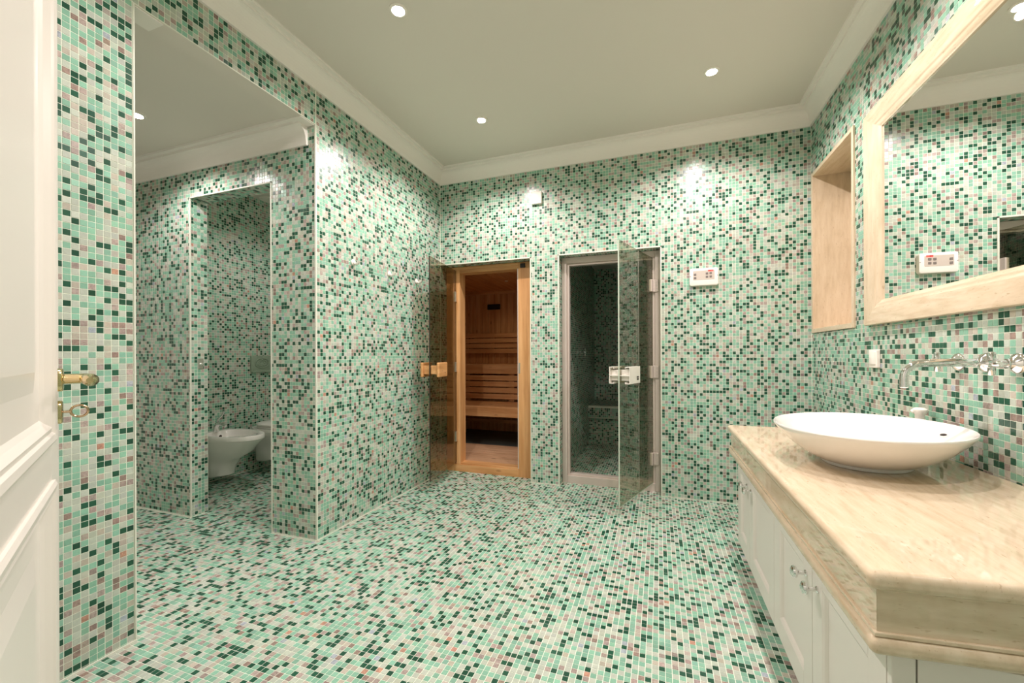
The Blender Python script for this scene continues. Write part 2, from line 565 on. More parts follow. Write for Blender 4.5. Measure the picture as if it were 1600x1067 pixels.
# partition with the toilet doorway
mb = B(-4.05, DW0, YW, YW + 0.108, 0, ZWC + 0.05).box(DW1, XL - 0.1, YW, YW + 0.108, 0, ZWC + 0.05).box(DW0, DW1, YW, YW + 0.108, ZDW, ZWC + 0.05)
wall_part = struct('wall_partition', mb, 'grout', 'mosaic partition wall with the doorway to the toilet', 'wall')
mosaic(wall_part, (0, YW, 0), X_, Z_, (-3.95, XL - 0.004), (0, ZLOB), holes=[(DW0 - 0.004, DW1 + 0.004, -1, ZDW + 0.004)], grid=(XL - 0.005, ZT))
mosaic(wall_part, (DW0, 0, 0), Y_, Z_, (YW + 0.003, YW + 0.108), (0, ZDW), grid=(YW, ZT))
mosaic(wall_part, (DW1, 0, 0), nY, Z_, (-YW - 0.108, -YW - 0.003), (0, ZDW), grid=(-YW, ZT))
mosaic(wall_part, (0, 0, ZDW), Y_, X_, (YW + 0.003, YW + 0.108), (DW0, DW1))

wall_wc = struct('wall_toilet', B(XWC - 0.1, XWC, YW + 0.108, YB + 0.1, 0, ZWC).box(XWC, XL - 0.1, YB, YB + 0.1, 0, ZWC), 'grout',
                 'mosaic wall behind the bidet and the toilet', 'wall')
mosaic(wall_wc, (XWC, 0, 0), Y_, Z_, (YW + 0.108, YB), (0, ZWC), grid=(YB, ZWC))
mosaic(wall_wc, (0, YB, 0), X_, Z_, (XWC, XL - 0.1), (0, ZWC), grid=(XWC, ZWC))
struct('wall_lobby', B(-4.1, -3.95, 0.2, YW, 0, ZLOB).box(-3.95, XL - 0.1, 0.2, 0.3, 0, ZLOB), 'wallpaint', 'plain end wall of the side lobby', 'wall')
struct('wall_front', B(JOG, XR + 0.25, YFRONT - 0.1, YFRONT, 0, ZC).box(JOG - 0.1, JOG, YFRONT - 0.1, YJ, 0, ZC).box(XL - 0.1, JOG - 0.1, YJ - 0.1, YJ, 0, ZC),
       'wallpaint', 'painted wall around the entrance, behind the photographer', 'wall')

# back wall with the sauna and steam openings
mb = B(XL - 0.1, SA0, YB, YF, 0, ZC)
mb.box(SA1, ST0, YB, YF, 0, ZC).box(ST1, XR + 0.25, YB, YF, 0, ZC).box(SA0, SA1, YB, YF, ZD, ZC).box(ST0, ST1, YB, YF, ZD, ZC)
wall_back = struct('wall_back', mb, 'grout', 'back mosaic wall with the sauna and steam room openings', 'wall')
mosaic(wall_back, (0, YB, 0), X_, Z_, (XL + 0.002, XR - 0.002), (0, ZT), holes=[(SA0, SA1 + 0.005, -1, ZD + 0.005), (ST0 - 0.005, ST1 + 0.005, -1, ZD + 0.005)], grid=(XR - 0.002, ZT))
for x, ax, d in ((SA0, Y_, 1), (ST0, Y_, 1), (SA1, nY, -1), (ST1, nY, -1)):
    r = (YB + 0.003, YF) if d > 0 else (-YF, -YB - 0.003)
    mosaic(wall_back, (x, 0, 0), ax, Z_, r, (0, ZD), grid=(r[0] if d > 0 else r[1], ZT))
for a, b in ((SA0, SA1), (ST0, ST1)):
    mosaic(wall_back, (0, 0, ZD), Y_, X_, (YB + 0.003, YF), (a, b))

# right wall with the stone niche
NI = (2.60, 3.225, 1.19, 2.24)
mb = B(XR, XR + 0.25, YFRONT - 0.1, NI[0], 0, ZC).box(XR, XR + 0.25, NI[1], YB, 0, ZC)
mb.box(XR, XR + 0.25, NI[0], NI[1], 0, NI[2]).box(XR, XR + 0.25, NI[0], NI[1], NI[3], ZC).box(XR + 0.21, XR + 0.25, NI[0], NI[1], NI[2], NI[3])
wall_right = struct('wall_right', mb, 'grout', 'right mosaic wall behind the washbasin and mirror', 'wall')
mosaic(wall_right, (XR, 0, 0), nY, Z_, (-YB + 0.002, -YFRONT), (0, ZT),
       holes=[(-NI[1], -NI[0], NI[2], NI[3])], grid=(-YB, 0.692 - 20 * PITCH),
       keep=lambda C: ~((C[:, 1] > 0.98) & (C[:, 1] < 2.36) & (C[:, 2] < 0.66)) & ~((C[:, 1] > 1.01) & (C[:, 1] < 2.39) & (C[:, 2] > 1.24) & (C[:, 2] < 2.15)),
       single=300, visible=lambda C, px: (C[:, 2] > 0.70) & (C[:, 2] < 1.17) & (px[:, 0] > 1340) & ~((px[:, 1] > 640) & (px[:, 0] < 1545)))

# cornices
def cornice_profile(z0, z1):
    s = (z1 - z0) / 0.125
    pts = [(-0.001, z0), (0.012, z0), (0.013, z0 + 0.008 * s)]
    for k in range(9):
        a = k / 8 * math.pi / 2
        pts.append((0.013 + 0.05 * (1 - math.cos(a)), z0 + (0.012 + 0.085 * math.sin(a)) * s))
    pts += [(0.066, z0 + 0.097 * s), (0.066, z0 + 0.112 * s), (0.090, z0 + 0.113 * s), (0.092, z1 + 0.002), (-0.001, z1 + 0.002)]
    return pts
mb = MB().sweep([(XL, YJ), (XL, YB), (XR, YB), (XR, YFRONT)], cornice_profile(ZT, ZC), side=-1)
tag(mb.build('trim_1', 'plaster'), 'white coved cornice running round the main ceiling', 'cornice', None, 'structure')
mb = MB().sweep([(-3.95, YW), (XL - 0.055, YW)], cornice_profile(2.26, ZLOB), side=-1)
tr2 = tag(mb.build('trim_2', 'plaster'), 'white cornice ending beside the tall opening, above the toilet doorway', 'cornice', None, 'structure')
BASE[tr2.name] = (0, 0, 0)
B(XL - 0.095, XL - 0.004, YW - 0.10, YW - 0.004, ZLIN - 0.006, ZLIN + 0.002).build('end_strip', 'plaster', tr2)
tr3 = tag(B(XL - 0.095, XL - 0.004, OP0 + 0.0, OP0 + 0.10, ZLIN - 0.006, ZLIN + 0.002).build('trim_3', 'plaster'),
          'short white strip under the lintel, top left', 'cornice', None, 'structure')

# white edge profiles of the openings and bead of sealant along the floor
e = 0.0045
def edge(name, mb, label):
    tag(mb.build(name, 'trim'), label, 'trim', None, 'structure')
edge('trim_4', B(XL - 0.02, XL + e, OP0 - 0.0045, OP0 + 0.0005, 0, ZLIN), 'white edge profile of the tall opening, near side')
edge('trim_5', B(XL - 0.006, XL + 0.003, OP1 - 0.003, OP1 + 0.004, 0, ZT).box(XL - 0.02, XL + 0.001, OP0, OP1, ZLIN - 0.002, ZLIN + 0.003), 'white corner profile of the pillar beside the coat hooks')
edge('trim_6', B(DW0 - 0.005, DW0 + 0.003, YW - e, YW + 0.004, 0, ZDW + 0.004).box(DW1 - 0.003, DW1 + 0.005, YW - e, YW + 0.004, 0, ZDW + 0.004)
     .box(DW0 - 0.005, DW1 + 0.005, YW - e, YW + 0.004, ZDW - 0.002, ZDW + 0.005), 'white edge profile round the toilet doorway')
edge('trim_7', B(SA1 - 0.003, SA1 + 0.006, YB - e, YB + 0.004, 0, ZD + 0.005).box(SA0, SA1 + 0.006, YB - e, YB + 0.004, ZD - 0.003, ZD + 0.006), 'white edge profile round the sauna opening')
edge('trim_8', B(ST0 - 0.006, ST0 + 0.003, YB - e, YB + 0.004, 0, ZD + 0.005).box(ST1 - 0.003, ST1 + 0.006, YB - e, YB + 0.004, 0, ZD + 0.005)
     .box(ST0 - 0.006, ST1 + 0.006, YB - e, YB + 0.004, ZD - 0.003, ZD + 0.006), 'white edge profile round the steam room opening')
def base(name, mb, label):
    tag(mb.build(name, 'trim'), label, 'sealant', None, 'structure')
base('baseboard_left', B(XL, XL + 0.007, YJ, OP0, 0, 0.006).box(XL, XL + 0.007, OP1, YB, 0, 0.006), 'pale sealant bead where left wall meets floor')
base('baseboard_back', B(SA1, ST0, YB - 0.007, YB, 0, 0.006).box(ST1, XR, YB - 0.007, YB, 0, 0.006), 'pale sealant bead where back wall meets floor')
base('baseboard_partition', B(-3.95, DW0, YW - 0.007, YW, 0, 0.006).box(DW1, XL, YW - 0.007, YW, 0, 0.006).box(XWC, XWC + 0.007, YW + 0.11, YB, 0, 0.006), 'pale sealant bead along the partition wall')

# ------------------------------------------------------------------ ceiling spotlights
def downlight(x, y, z, label, watts=LAMP_W, glow=True, r=0.042):
    t = thing('ceiling_spotlight', label, 'light', (x, y, z), 'ceiling spotlights')
    MB().lathe((x, y, z), (0, 0, -1), [(0, r), (0.004, r), (0.007, r - 0.006), (0.007, r - 0.012), (0.002, r - 0.016)]).build('trim_ring', 'plastic', t, smooth=True)
    MB().lathe((x, y, z - 0.0021), (0, 0, -1), [(0, r - 0.017), (0.003, r - 0.018), (0.0045, r - 0.026)]).build('lamp_glass', 'lampglow' if glow else 'plastic', t, smooth=True)
    if watts:
        ld = bpy.data.lights.new('spotlight_beam', 'SPOT')
        ld.energy = watts
        ld.color = LAMP_COL
        ld.spot_size = math.radians(150)
        ld.spot_blend = 0.55
        ld.shadow_soft_size = 0.018
        lo = bpy.data.objects.new('spotlight_beam', ld)
        COL.objects.link(lo)
        lo.location = (x, y, z - 0.045)
        attach(lo, t)
    return t
downlight(-1.155, 1.655, ZC, 'round ceiling spotlight at the top edge, nearest the camera')
downlight(-1.155, 2.625, ZC, 'round ceiling spotlight in front of the sauna door')
downlight(0.293, 2.63, ZC, 'round ceiling spotlight in front of the steam room, towards the niche')
downlight(0.293, 1.655, ZC, 'round ceiling spotlight above the washbasin, out of view')
downlight(-1.155, 0.685, ZC, 'round ceiling spotlight above the entrance door, out of view', LAMP_W * 0.38)
downlight(0.293, 0.45, ZC, 'round ceiling spotlight above the near end of the vanity, out of view')
downlight(-2.70, 1.44, ZLOB, 'round spotlight in the lobby ceiling, at the edge of the left pillar', LAMP_W * 0.55)
downlight(-3.47, 2.89, ZWC, 'round ring in the toilet compartment ceiling', LAMP_W * 0.0, False, 0.075)
downlight(-2.60, 2.62, ZWC, 'round spotlight in the toilet compartment, hidden by the partition', LAMP_W * 0.45)


# ------------------------------------------------------------------ rounded plates and small helpers
def rounded_rect(w, h, r, n=5):
    pts = []
    for cx, cy, a0 in ((w / 2 - r, h / 2 - r, 0), (-w / 2 + r, h / 2 - r, 90), (-w / 2 + r, -h / 2 + r, 180), (w / 2 - r, -h / 2 + r, 270)):
        for k in range(n + 1):
            a = math.radians(a0 + 90 * k / n)
            pts.append((cx + r * math.cos(a), cy + r * math.sin(a)))
    return pts

def plate(c, U, V, w, h, t, r, soft=0.003):
    """rounded plate on a plane; its back at c, growing t along U x V"""
    c, U, V = Vector(c), Vector(U), Vector(V)
    N = U.cross(V)
    rings = []
    for d, s in ((0, 0), (t - soft, 0), (t - soft * 0.3, soft * 0.3), (t, soft)):
        rings.append([c + U * x + V * y + N * d for x, y in rounded_rect(w - 2 * s, h - 2 * s, max(r - s, 0.0005))])
    return MB().loft(rings)

# ------------------------------------------------------------------ entrance door, open on the left
E_ = Vector((-0.882, 0.471, 0)).normalized()     # hinge -> free edge
N_ = Vector((0.471, 0.882, 0)).normalized()      # face seen from the camera
F0 = Vector((-1.304, 0.543, 0))
DWID = 0.83
H0 = F0 - E_ * DWID
door1 = thing('door_1', 'white panelled entrance door standing open at the left edge', 'door', tuple(H0), None, 'structure')
def dbox(mb, t0, t1, z0, z1, n0, n1):            # t measured from the free edge
    return mb.obox(F0, -E_, Vector((0, 0, 1)), N_, (t0, t1), (z0, z1), (n0, n1))
leaf = MB()
PANELS = [(0.89, 1.94), (0.14, 0.785)]
T0, T1 = 0.115, DWID - 0.115
dbox(leaf, 0, T0, 0.006, 2.06, -0.04, 0)
dbox(leaf, T1, DWID, 0.006, 2.06, -0.04, 0)
for a, b in ((0.006, 0.14), (0.785, 0.89), (1.94, 2.06)):
    dbox(leaf, T0, T1, a, b, -0.04, 0)
leaf.build('leaf_frame', 'lacquer', door1, bevel=0.002)
for z0, z1 in PANELS:
    p = dbox(MB(), T0, T1, z0, z1, -0.032, -0.012).build('door_panel', 'lacquer', door1)
    rings = []
    for inset, n in ((-0.012, 0.0), (-0.012, 0.005), (-0.004, 0.009), (0.008, 0.007), (0.012, 0.002), (0.022, 0.004), (0.032, -0.006), (0.040, -0.012)):
        q = []
        for (t, z) in ((T0 + inset, z0 + inset), (T1 - inset, z0 + inset), (T1 - inset, z1 - inset), (T0 + inset, z1 - inset)):
            q.append(F0 - E_ * t + Vector((0, 0, z)) + N_ * n)
        rings.append(q)
    MB().loft(rings, (False, False)).build('moulding', 'lacquer', p)
    rings = []
    for inset, n in ((0.10, -0.012), (0.14, -0.005)):
        rings.append([F0 - E_ * t + Vector((0, 0, z)) + N_ * n for t, z in ((T0 + inset, z0 + inset), (T1 - inset, z0 + inset), (T1 - inset, z1 - inset), (T0 + inset, z1 - inset))])
    MB().loft(rings, (False, True)).build('raised_field', 'lacquer', p)
HP = F0 - E_ * 0.040
rose = plate(HP + Vector((0, 0, 1.006)), E_, Vector((0, 0, 1)), 0.034, 0.052, 0.011, 0.016)
rose.v = [tuple(v) for v in rose.v]
han = rose.build('handle_plate', 'brass', door1, smooth=True)
z = Vector((0, 0, 1.008))
MB().tube([HP + z, HP + z + N_ * 0.036, HP + z + N_ * 0.050 - E_ * 0.010, HP + z + N_ * 0.055 - E_ * 0.03, HP + z + N_ * 0.056 - E_ * 0.07,
           HP + z + N_ * 0.060 - E_ * 0.100, HP + z + N_ * 0.060 - E_ * 0.118], [0.0115, 0.0115, 0.012, 0.0125, 0.0135, 0.0135, 0.006], 14).build('lever', 'brass', han, smooth=True)
zk = Vector((0, 0, 0.934))
esc = plate(HP + zk, E_, Vector((0, 0, 1)), 0.030, 0.052, 0.010, 0.014).build('key_plate', 'brass', door1, smooth=True)
key = MB().tube([HP + zk, HP + zk + N_ * 0.022], 0.003, 8)
ring = [HP + zk + N_ * (0.036 + 0.0140 * math.cos(a)) + (Vector((0, 0, 1)) * 0.0135 + -E_ * 0.004) * math.sin(a) for a in [k * math.pi / 10 for k in range(21)]]
key.tube(ring, 0.0026, 8)
key.build('key', 'nickel', esc, smooth=True)
hg = MB()
for zz in (0.25, 1.05, 1.82):
    hg.tube([H0 + N_ * 0.004 + Vector((0, 0, zz)), H0 + N_ * 0.004 + Vector((0, 0, zz + 0.09))], 0.007, 10)
hg.build('hinge', 'brass', door1, smooth=True)

# ------------------------------------------------------------------ sauna door and frame
d2 = thing('door_2', 'pine-framed sauna door of bronze glass, standing open against the left wall', 'door', (SA0, YF, 0), None, 'structure')
FX0, FX1 = -1.700, -1.140         # clear opening
B(SA0 + 0.003, -1.762, YF - 0.004, YF + 0.09, 0.0, ZD - 0.003).build('frame_post', 'pine_z', d2, bevel=0.002)
B(-1.762, -1.740, YF + 0.022, YF + 0.09, 0.075, 1.80).build('hinge_rebate', 'pine_y2', d2)
B(-1.740, FX0, YF - 0.004, YF + 0.11, 0.066, 1.83).build('frame_stop', 'pine_z', d2, bevel=0.002)
B(FX1, SA1 - 0.003, YF - 0.004, YF + 0.09, 0.0, ZD - 0.003).build('frame_post', 'pine_z', d2, bevel=0.002)
B(FX1 - 0.008, FX1, YF - 0.001, YF + 0.06, 0.072, 1.80).build('door_seal', 'alu', d2)
B(-1.762, FX1, YF - 0.004, YF + 0.09, 1.826, ZD - 0.003).build('frame_head', 'pine_x', d2, bevel=0.002)
B(FX0, FX1 - 0.001, YF - 0.001, YF + 0.10, 1.795, 1.826).build('head_stop', 'pine_x', d2, bevel=0.002)
B(-1.762, FX1, YF - 0.006, YF + 0.09, 0.0, 0.064).build('sill', 'pine_x', d2, bevel=0.002)
B(FX0, FX1, YF + 0.005, YF + 0.10, 0.064, 0.078).build('sill_stop', 'pine_x', d2, bevel=0.002)
B(-1.118, -1.075, YF - 0.016, YF - 0.004, 1.802, 1.838).build('door_catch', 'black', d2, bevel=0.002)
B(FX1 + 0.004, FX1 + 0.016, YF - 0.007, YF - 0.004, 0.895, 0.985).build('strike_plate', 'brushed', d2)
SF, SH = Vector((-1.657, 2.764, 0)), Vector((-1.735, 3.352, 0))
SG = (SH - SF).normalized()
SN = Vector((SG.y, -SG.x, 0))     # towards the room
SL = (SH - SF).length
gl = MB().obox(SF, SG, Vector((0, 0, 1)), SN, (0.001, SL), (0.083, 1.818), (-0.004, 0.004)).build('glass_pane', 'glass_brown', d2)
MB().obox(SF, SG, Vector((0, 0, 1)), SN, (-0.001, 0.001), (0.083, 1.818), (-0.004, 0.004)).build('pane_edge', 'glass_edge_dark', gl)
for zz in (0.32, 0.948, 1.582):
    MB().obox(SH, SG, Vector((0, 0, 1)), SN, (-0.028, 0.012), (zz - 0.045, zz + 0.045), (-0.010, 0.010)).build('hinge', 'brushed', d2, bevel=0.002)
def wood_grip(side, name):
    a, b = sorted((side * 0.056, side * 0.078))
    h = MB().obox(SF, SG, Vector((0, 0, 1)), SN, (-0.004, 0.175), (0.885, 0.998), (a, b)).build(name, 'pine_y', d2, bevel=0.008, seg=4)
    a, b = sorted((side * 0.004, side * 0.056))
    MB().obox(SF, SG, Vector((0, 0, 1)), SN, (0.012, 0.05), (0.908, 0.975), (a, b)).build('spacer', 'pine_y', h, bevel=0.003)
    if side > 0:
        for s_, zz, r_ in ((0.12, 0.916, 0.005), (0.06, 0.935, 0.0025)):
            p = SF + SG * s_ + Vector((0, 0, zz)) + SN * 0.0775
            MB().lathe(p, SN, [(0, r_), (0.001, r_)], 12).build('screw_hole', 'hole', h)
wood_grip(1, 'wooden_handle')
wood_grip(-1, 'wooden_handle')

# ------------------------------------------------------------------ sauna cabin behind the back wall
SX0, SX1, SY0, SY1, SZ = -2.80, -0.92, YF + 0.09, 5.30, 1.925
struct('floor_sauna', B(SX0, SX1, YF, SY1 + 0.1, -0.08, 0.002), 'darkstone', 'dark floor under the sauna duckboard', 'floor')
wsb = struct('wall_sauna_back', B(SX0 - 0.1, SX1 + 0.1, SY1, SY1 + 0.05, 0, SZ + 0.1), 'pine_z', 'back wall of upright pine boards inside the sauna', 'wall')
n = 20
w = (SX1 - SX0) / n
for k in range(n):
    B(SX0 + k * w + 0.0015, SX0 + (k + 1) * w - 0.0015, SY1 - 0.012, SY1 + 0.002, 0.005, SZ - 0.002).build('board', 'pine_z', wsb, bevel=0.002, seg=1)
wss = struct('wall_sauna_side', B(SX0 - 0.05, SX0, SY0, SY1, 0, SZ + 0.1).box(SX1, SX1 + 0.03, SY0, SY1, 0, SZ + 0.1)
             .box(SX0, SA0, YF + 0.03, SY0, 0, SZ + 0.1).box(SX0, SX1, YF + 0.01, SY0, ZD + 0.001, SZ + 0.1), 'pine_z', 'pine side walls inside the sauna', 'wall')
csa = struct('ceiling_sauna', B(SX0 - 0.05, SX1 + 0.05, YF + 0.06, SY1 + 0.05, SZ + 0.012, SZ + 0.06), 'pine_y2', 'pine board ceiling of the sauna', 'ceiling')
for k in range(n):
    B(SX0 + k * w + 0.002, SX0 + (k + 1) * w - 0.002, SY0, SY1 - 0.012, SZ, SZ + 0.014).build('board', 'pine_y2', csa, bevel=0.002, seg=1)
B(SX0, SX1, SY1 - 0.030, SY1 - 0.012, SZ - 0.035, SZ).build('cove_batten', 'pine_x', csa)
# tiny lamp and vent
t = thing('sauna_lamp', 'tiny round lamp in the sauna ceiling', 'light', (-1.69, 4.55, SZ))
MB().lathe((-1.69, 4.55, SZ), (0, 0, -1), [(0, 0.022), (0.004, 0.022), (0.007, 0.014)], 16).build('lamp_cover', 'plastic', t, smooth=True)
ld = bpy.data.lights.new('sauna_fill', 'SPOT')  # added fill spot at the lamp's place, brightens the sauna interior
ld.spot_size = math.radians(150)
ld.spot_blend = 0.6
ld.energy = 2.6
ld.color = (1.0, 0.80, 0.56)
ld.shadow_soft_size = 0.02
lo = bpy.data.objects.new('sauna_fill', ld)
COL.objects.link(lo)
lo.location = (-1.69, 4.55, SZ - 0.012)
attach(lo, t)
t = thing('air_vent', 'dark rectangular air vent high on the sauna back wall', 'vent', (-2.15, SY1 - 0.012, 1.70))
plate((-2.15, SY1 - 0.012, 1.715), X_, Z_, 0.19, 0.075, 0.012, 0.01).build('vent_cover', 'hole', t)
for k in range(4):
    B(-2.235, -2.065, SY1 - 0.030, SY1 - 0.024, 1.688 + k * 0.016, 1.694 + k * 0.016).build('louvre', 'black', t)
# backrest
t = thing('slat_rack', 'pine rack of four horizontal slats to lean on, on the sauna back wall', 'rack', (-1.9, SY1 - 0.03, 1.07))
for k in range(4):
    z0 = 1.075 + k * 0.0715
    B(SX0 + 0.02, SX1 - 0.02, SY1 - 0.064, SY1 - 0.044, z0, z0 + 0.060).build('slat', 'spruce_x', t, bevel=0.003)
for x in (-2.55, -2.16, -1.30):
    B(x - 0.03, x + 0.03, SY1 - 0.044, SY1 - 0.0125, 1.07, 1.36).build('batten', 'pine_z', t)
# upper bench
t = thing('sauna_bench', 'upper pine sauna bench with a slatted front', 'bench', (-1.9, 5.0, 0))
UY = 4.80
for k in range(5):
    B(SX0 + 0.01, SX1 - 0.01, UY + k * 0.098, UY + k * 0.098 + 0.088, 0.905, 0.932).build('seat_board', 'spruce_x', t, bevel=0.003)
B(SX0 + 0.01, SX1 - 0.01, UY - 0.022, UY - 0.002, 0.815, 0.932).build('front_rail', 'spruce_x', t, bevel=0.004)
for k in range(4):
    z0 = 0.500 + k * 0.0775
    B(SX0 + 0.01, SX1 - 0.01, UY - 0.016, UY + 0.002, z0, z0 + 0.064).build('slat', 'spruce_x', t, bevel=0.003)
for x in (-2.32, -1.72, -1.2):
    B(x - 0.032, x + 0.032, UY + 0.002, UY + 0.03, 0.474, 0.905).build('post', 'pine_z', t)
# lower bench
t = thing('sauna_bench', 'lower pine sauna bench with a deep front board', 'bench', (-1.9, 4.5, 0))
LY = 4.27
for k in range(5):
    B(SX0 + 0.01, SX1 - 0.01, LY + k * 0.103, LY + k * 0.103 + 0.095, 0.445, 0.472).build('seat_board', 'spruce_x', t, bevel=0.003)
B(SX0 + 0.01, SX1 - 0.01, LY - 0.022, LY - 0.002, 0.362, 0.472).build('front_rail', 'pine_x', t, bevel=0.004)
for x in (-2.76, -0.96):
    B(x - 0.03, x + 0.03, LY + 0.01, LY + 0.05, 0.0, 0.445).build('post', 'pine_z', t)
t = thing('wall_base_rail', 'thin pine rail standing in for the pale wall base under the lower bench', 'rail', (-1.7, 5.05, 0.2))
B(SX0 + 0.2, SX1 - 0.02, 5.04, 5.06, 0.16, 0.20).build('rail_bar', 'pine_x', t)  # made-up bar in place of the pale floor and wall base line
for x in (-2.5, -1.1):
    B(x - 0.02, x + 0.02, 5.06, 5.09, 0.002, 0.20).build('rail_foot', 'pine_z', t)
# duckboard
t = thing('duckboard', 'wooden slatted duckboard on the sauna floor', 'duckboard', (-1.7, 3.8, 0))
y = YF + 0.105
k = 0
while y + 0.04 < 4.23:
    B(SX0 + 0.05, SX1 - 0.05, y, y + 0.036, 0.045, 0.062).build('slat', 'duck', t, bevel=0.002, seg=1)
    y += 0.041
for x in (-2.6, -2.1, -1.6, -1.1):
    B(x - 0.02, x + 0.02, YF + 0.105, 4.22, 0.002, 0.045).build('bearer', 'pine_y', t)

# ------------------------------------------------------------------ steam room door and frame
d3 = thing('door_3', 'grey glass steam room door, half open, in a pale metal frame', 'door', (ST0, YF, 0), None, 'structure')
C0, C1 = -0.695, -0.046
B(ST0 + 0.003, C0 - 0.018, YF - 0.018, YF + 0.05, 0.0, ZD - 0.003).build('frame_jamb', 'alu', d3, bevel=0.002)
B(C0 - 0.018, C0, YF + 0.0, YF + 0.05, 0.06, ZD - 0.05).build('frame_stop', 'alu', d3, bevel=0.002)
B(C1 + 0.018, ST1 - 0.003, YF - 0.018, YF + 0.05, 0.0, ZD - 0.003).build('frame_jamb', 'alu', d3, bevel=0.002)
B(C1, C1 + 0.018, YF + 0.0, YF + 0.05, 0.06, ZD - 0.05).build('frame_stop', 'alu', d3, bevel=0.002)
B(C0 - 0.018, C1 + 0.018, YF - 0.018, YF + 0.05, ZD - 0.052, ZD - 0.003).build('frame_head', 'alu', d3, bevel=0.002)
B(C0, C1, YF + 0.0, YF + 0.05, ZD - 0.068, ZD - 0.052).build('head_stop', 'alu', d3, bevel=0.002)
B(C0 - 0.018, C1 + 0.018, YF - 0.018, YF + 0.05, 0.0, 0.062).build('frame_sill', 'alu', d3, bevel=0.002)
B(C0, C1, YF + 0.0, YF + 0.05, 0.062, 0.078).build('sill_stop', 'alu', d3, bevel=0.002)
TF, TH = Vector((-0.243, 2.728, 0)), Vector((-0.046, 3.345, 0))
TG = (TH - TF).normalized()
TN = Vector((TG.y, -TG.x, 0))
TL = (TH - TF).length
gl = MB().obox(TF, TG, Vector((0, 0, 1)), TN, (0.0012, TL), (0.074, 1.796), (-0.004, 0.004)).build('glass_pane', 'glass_green', d3)
MB().obox(TF, TG, Vector((0, 0, 1)), TN, (-0.0012, 0.0012), (0.070, 1.796), (-0.004, 0.004)).build('pane_edge', 'glass_edge', gl)
MB().obox(TF, TG, Vector((0, 0, 1)), TN, (0, TL), (0.068, 0.074), (-0.004, 0.004)).build('bottom_seal', 'glass_edge', gl)
for zz in (0.255, 0.92, 1.58):
    h = MB().obox(TH, TG, Vector((0, 0, 1)), TN, (-0.040, 0.004), (zz - 0.047, zz + 0.047), (-0.012, 0.012)).build('hinge', 'alu', d3, bevel=0.003)
    B(C1 + 0.006, C1 + 0.044, YF - 0.030, YF - 0.018, zz - 0.047, zz + 0.047).build('hinge_leaf', 'alu', h, bevel=0.003)
    for dz in (-0.028, 0.0, 0.028):
        MB().lathe((C1 + 0.030, YF - 0.0302, zz + dz), nY, [(0, 0.004), (0.0012, 0.003)], 10).build('screw', 'brushed', h)
def channel_grip(side):
    def q(s0, s1, z0, z1, a, b):
        a, b = sorted((side * a, side * b))
        return MB().obox(TF, TG, Vector((0, 0, 1)), TN, (s0, s1), (z0, z1), (a, b))
    s0, s1, z0, z1 = 0.006, 0.190, 0.866, 0.976
    h = q(s0, s1, z0, z1, 0.066, 0.070).build('channel_handle', 'plastic', d3, bevel=0.001)
    q(s0, s1, z1 - 0.004, z1, 0.040, 0.066).build('flange', 'plastic', h)
    q(s0, s1, z0, z0 + 0.004, 0.040, 0.066).build('flange', 'plastic', h)
    q(s0, s1, z1 - 0.012, z1, 0.038, 0.041).build('lip', 'plastic', h)
    q(s0, s1, z0, z0 + 0.012, 0.038, 0.041).build('lip', 'plastic', h)
    q(0.03, 0.13, 0.885, 0.955, 0.004, 0.066).build('spacer', 'plastic', h, bevel=0.002)
    q(s0 + 0.001, 0.03, 0.917, 0.922, 0.004, 0.066).build('rib', 'plastic', h)
    if side > 0:
        b = q(0.128, 0.162, 0.888, 0.912, 0.070, 0.0715).build('badge', 'black', h)
        q(0.136, 0.154, 0.897, 0.904, 0.0715, 0.0722).build('badge_mark', 'panelgrey', h)
channel_grip(1)
channel_grip(-1)

# ------------------------------------------------------------------ steam room
TX0, TX1, TY1, TZ = -0.785, 1.10, 5.38, 2.15
fst = struct('floor_steam', B(TX0, TX1, YF, TY1 + 0.1, -0.08, 0.001), 'grout', 'mosaic floor inside the dark steam room', 'floor')
mosaic(fst, (0, 0, 0.001), X_, Y_, (TX0, TX1), (YF + 0.05, 4.91), grid=(TX0, YF))
w1 = struct('wall_steam_left', B(TX0 - 0.05, TX0, YF + 0.05, TY1 + 0.1, 0, TZ), 'grout', 'dark mosaic side wall inside the steam room, with a tap', 'wall')
w2 = struct('wall_steam_back', B(TX0, TX1, TY1, TY1 + 0.1, 0, TZ), 'grout', 'dark mosaic end wall behind the steam bench', 'wall')
w3 = struct('wall_steam_right', B(TX1, TX1 + 0.05, YF + 0.001, TY1 + 0.1, 0, TZ), 'grout', 'mosaic side wall of the steam room hidden by the door', 'wall')
struct('wall_steam_front', B(TX0, ST0, YF + 0.05, YF + 0.06, 0, TZ).box(ST1, TX1, YF + 0.001, YF + 0.06, 0, TZ).box(ST0, ST1, YF + 0.001, YF + 0.06, ZD, TZ),
       'grout', 'inner side of the wall around the steam room door', 'wall')
mosaic(w1, (TX0, 0, 0), Y_, Z_, (YF + 0.06, TY1), (0, TZ), grid=(TY1, TZ))
mosaic(w2, (0, TY1, 0), X_, Z_, (TX0, TX1), (0.3, TZ), grid=(TX0, TZ))
mosaic(w3, (TX1, 0, 0), nY, Z_, (-TY1, -YF - 0.06), (0, TZ), grid=(-TY1, TZ))
struct('ceiling_steam', B(TX0 - 0.05, TX1 + 0.05, YF + 0.001, TY1 + 0.1, TZ, TZ + 0.05), 'paint', 'dim ceiling of the steam room', 'ceiling')
bn = thing('steam_bench', 'built-in mosaic bench at the far end of the steam room', 'bench', (0.1, 5.1, 0))
BY = 4.91
B(TX0 + 0.002, TX1 - 0.002, BY, TY1 - 0.002, 0.002, 0.30).build('bench_base', 'grout', bn)
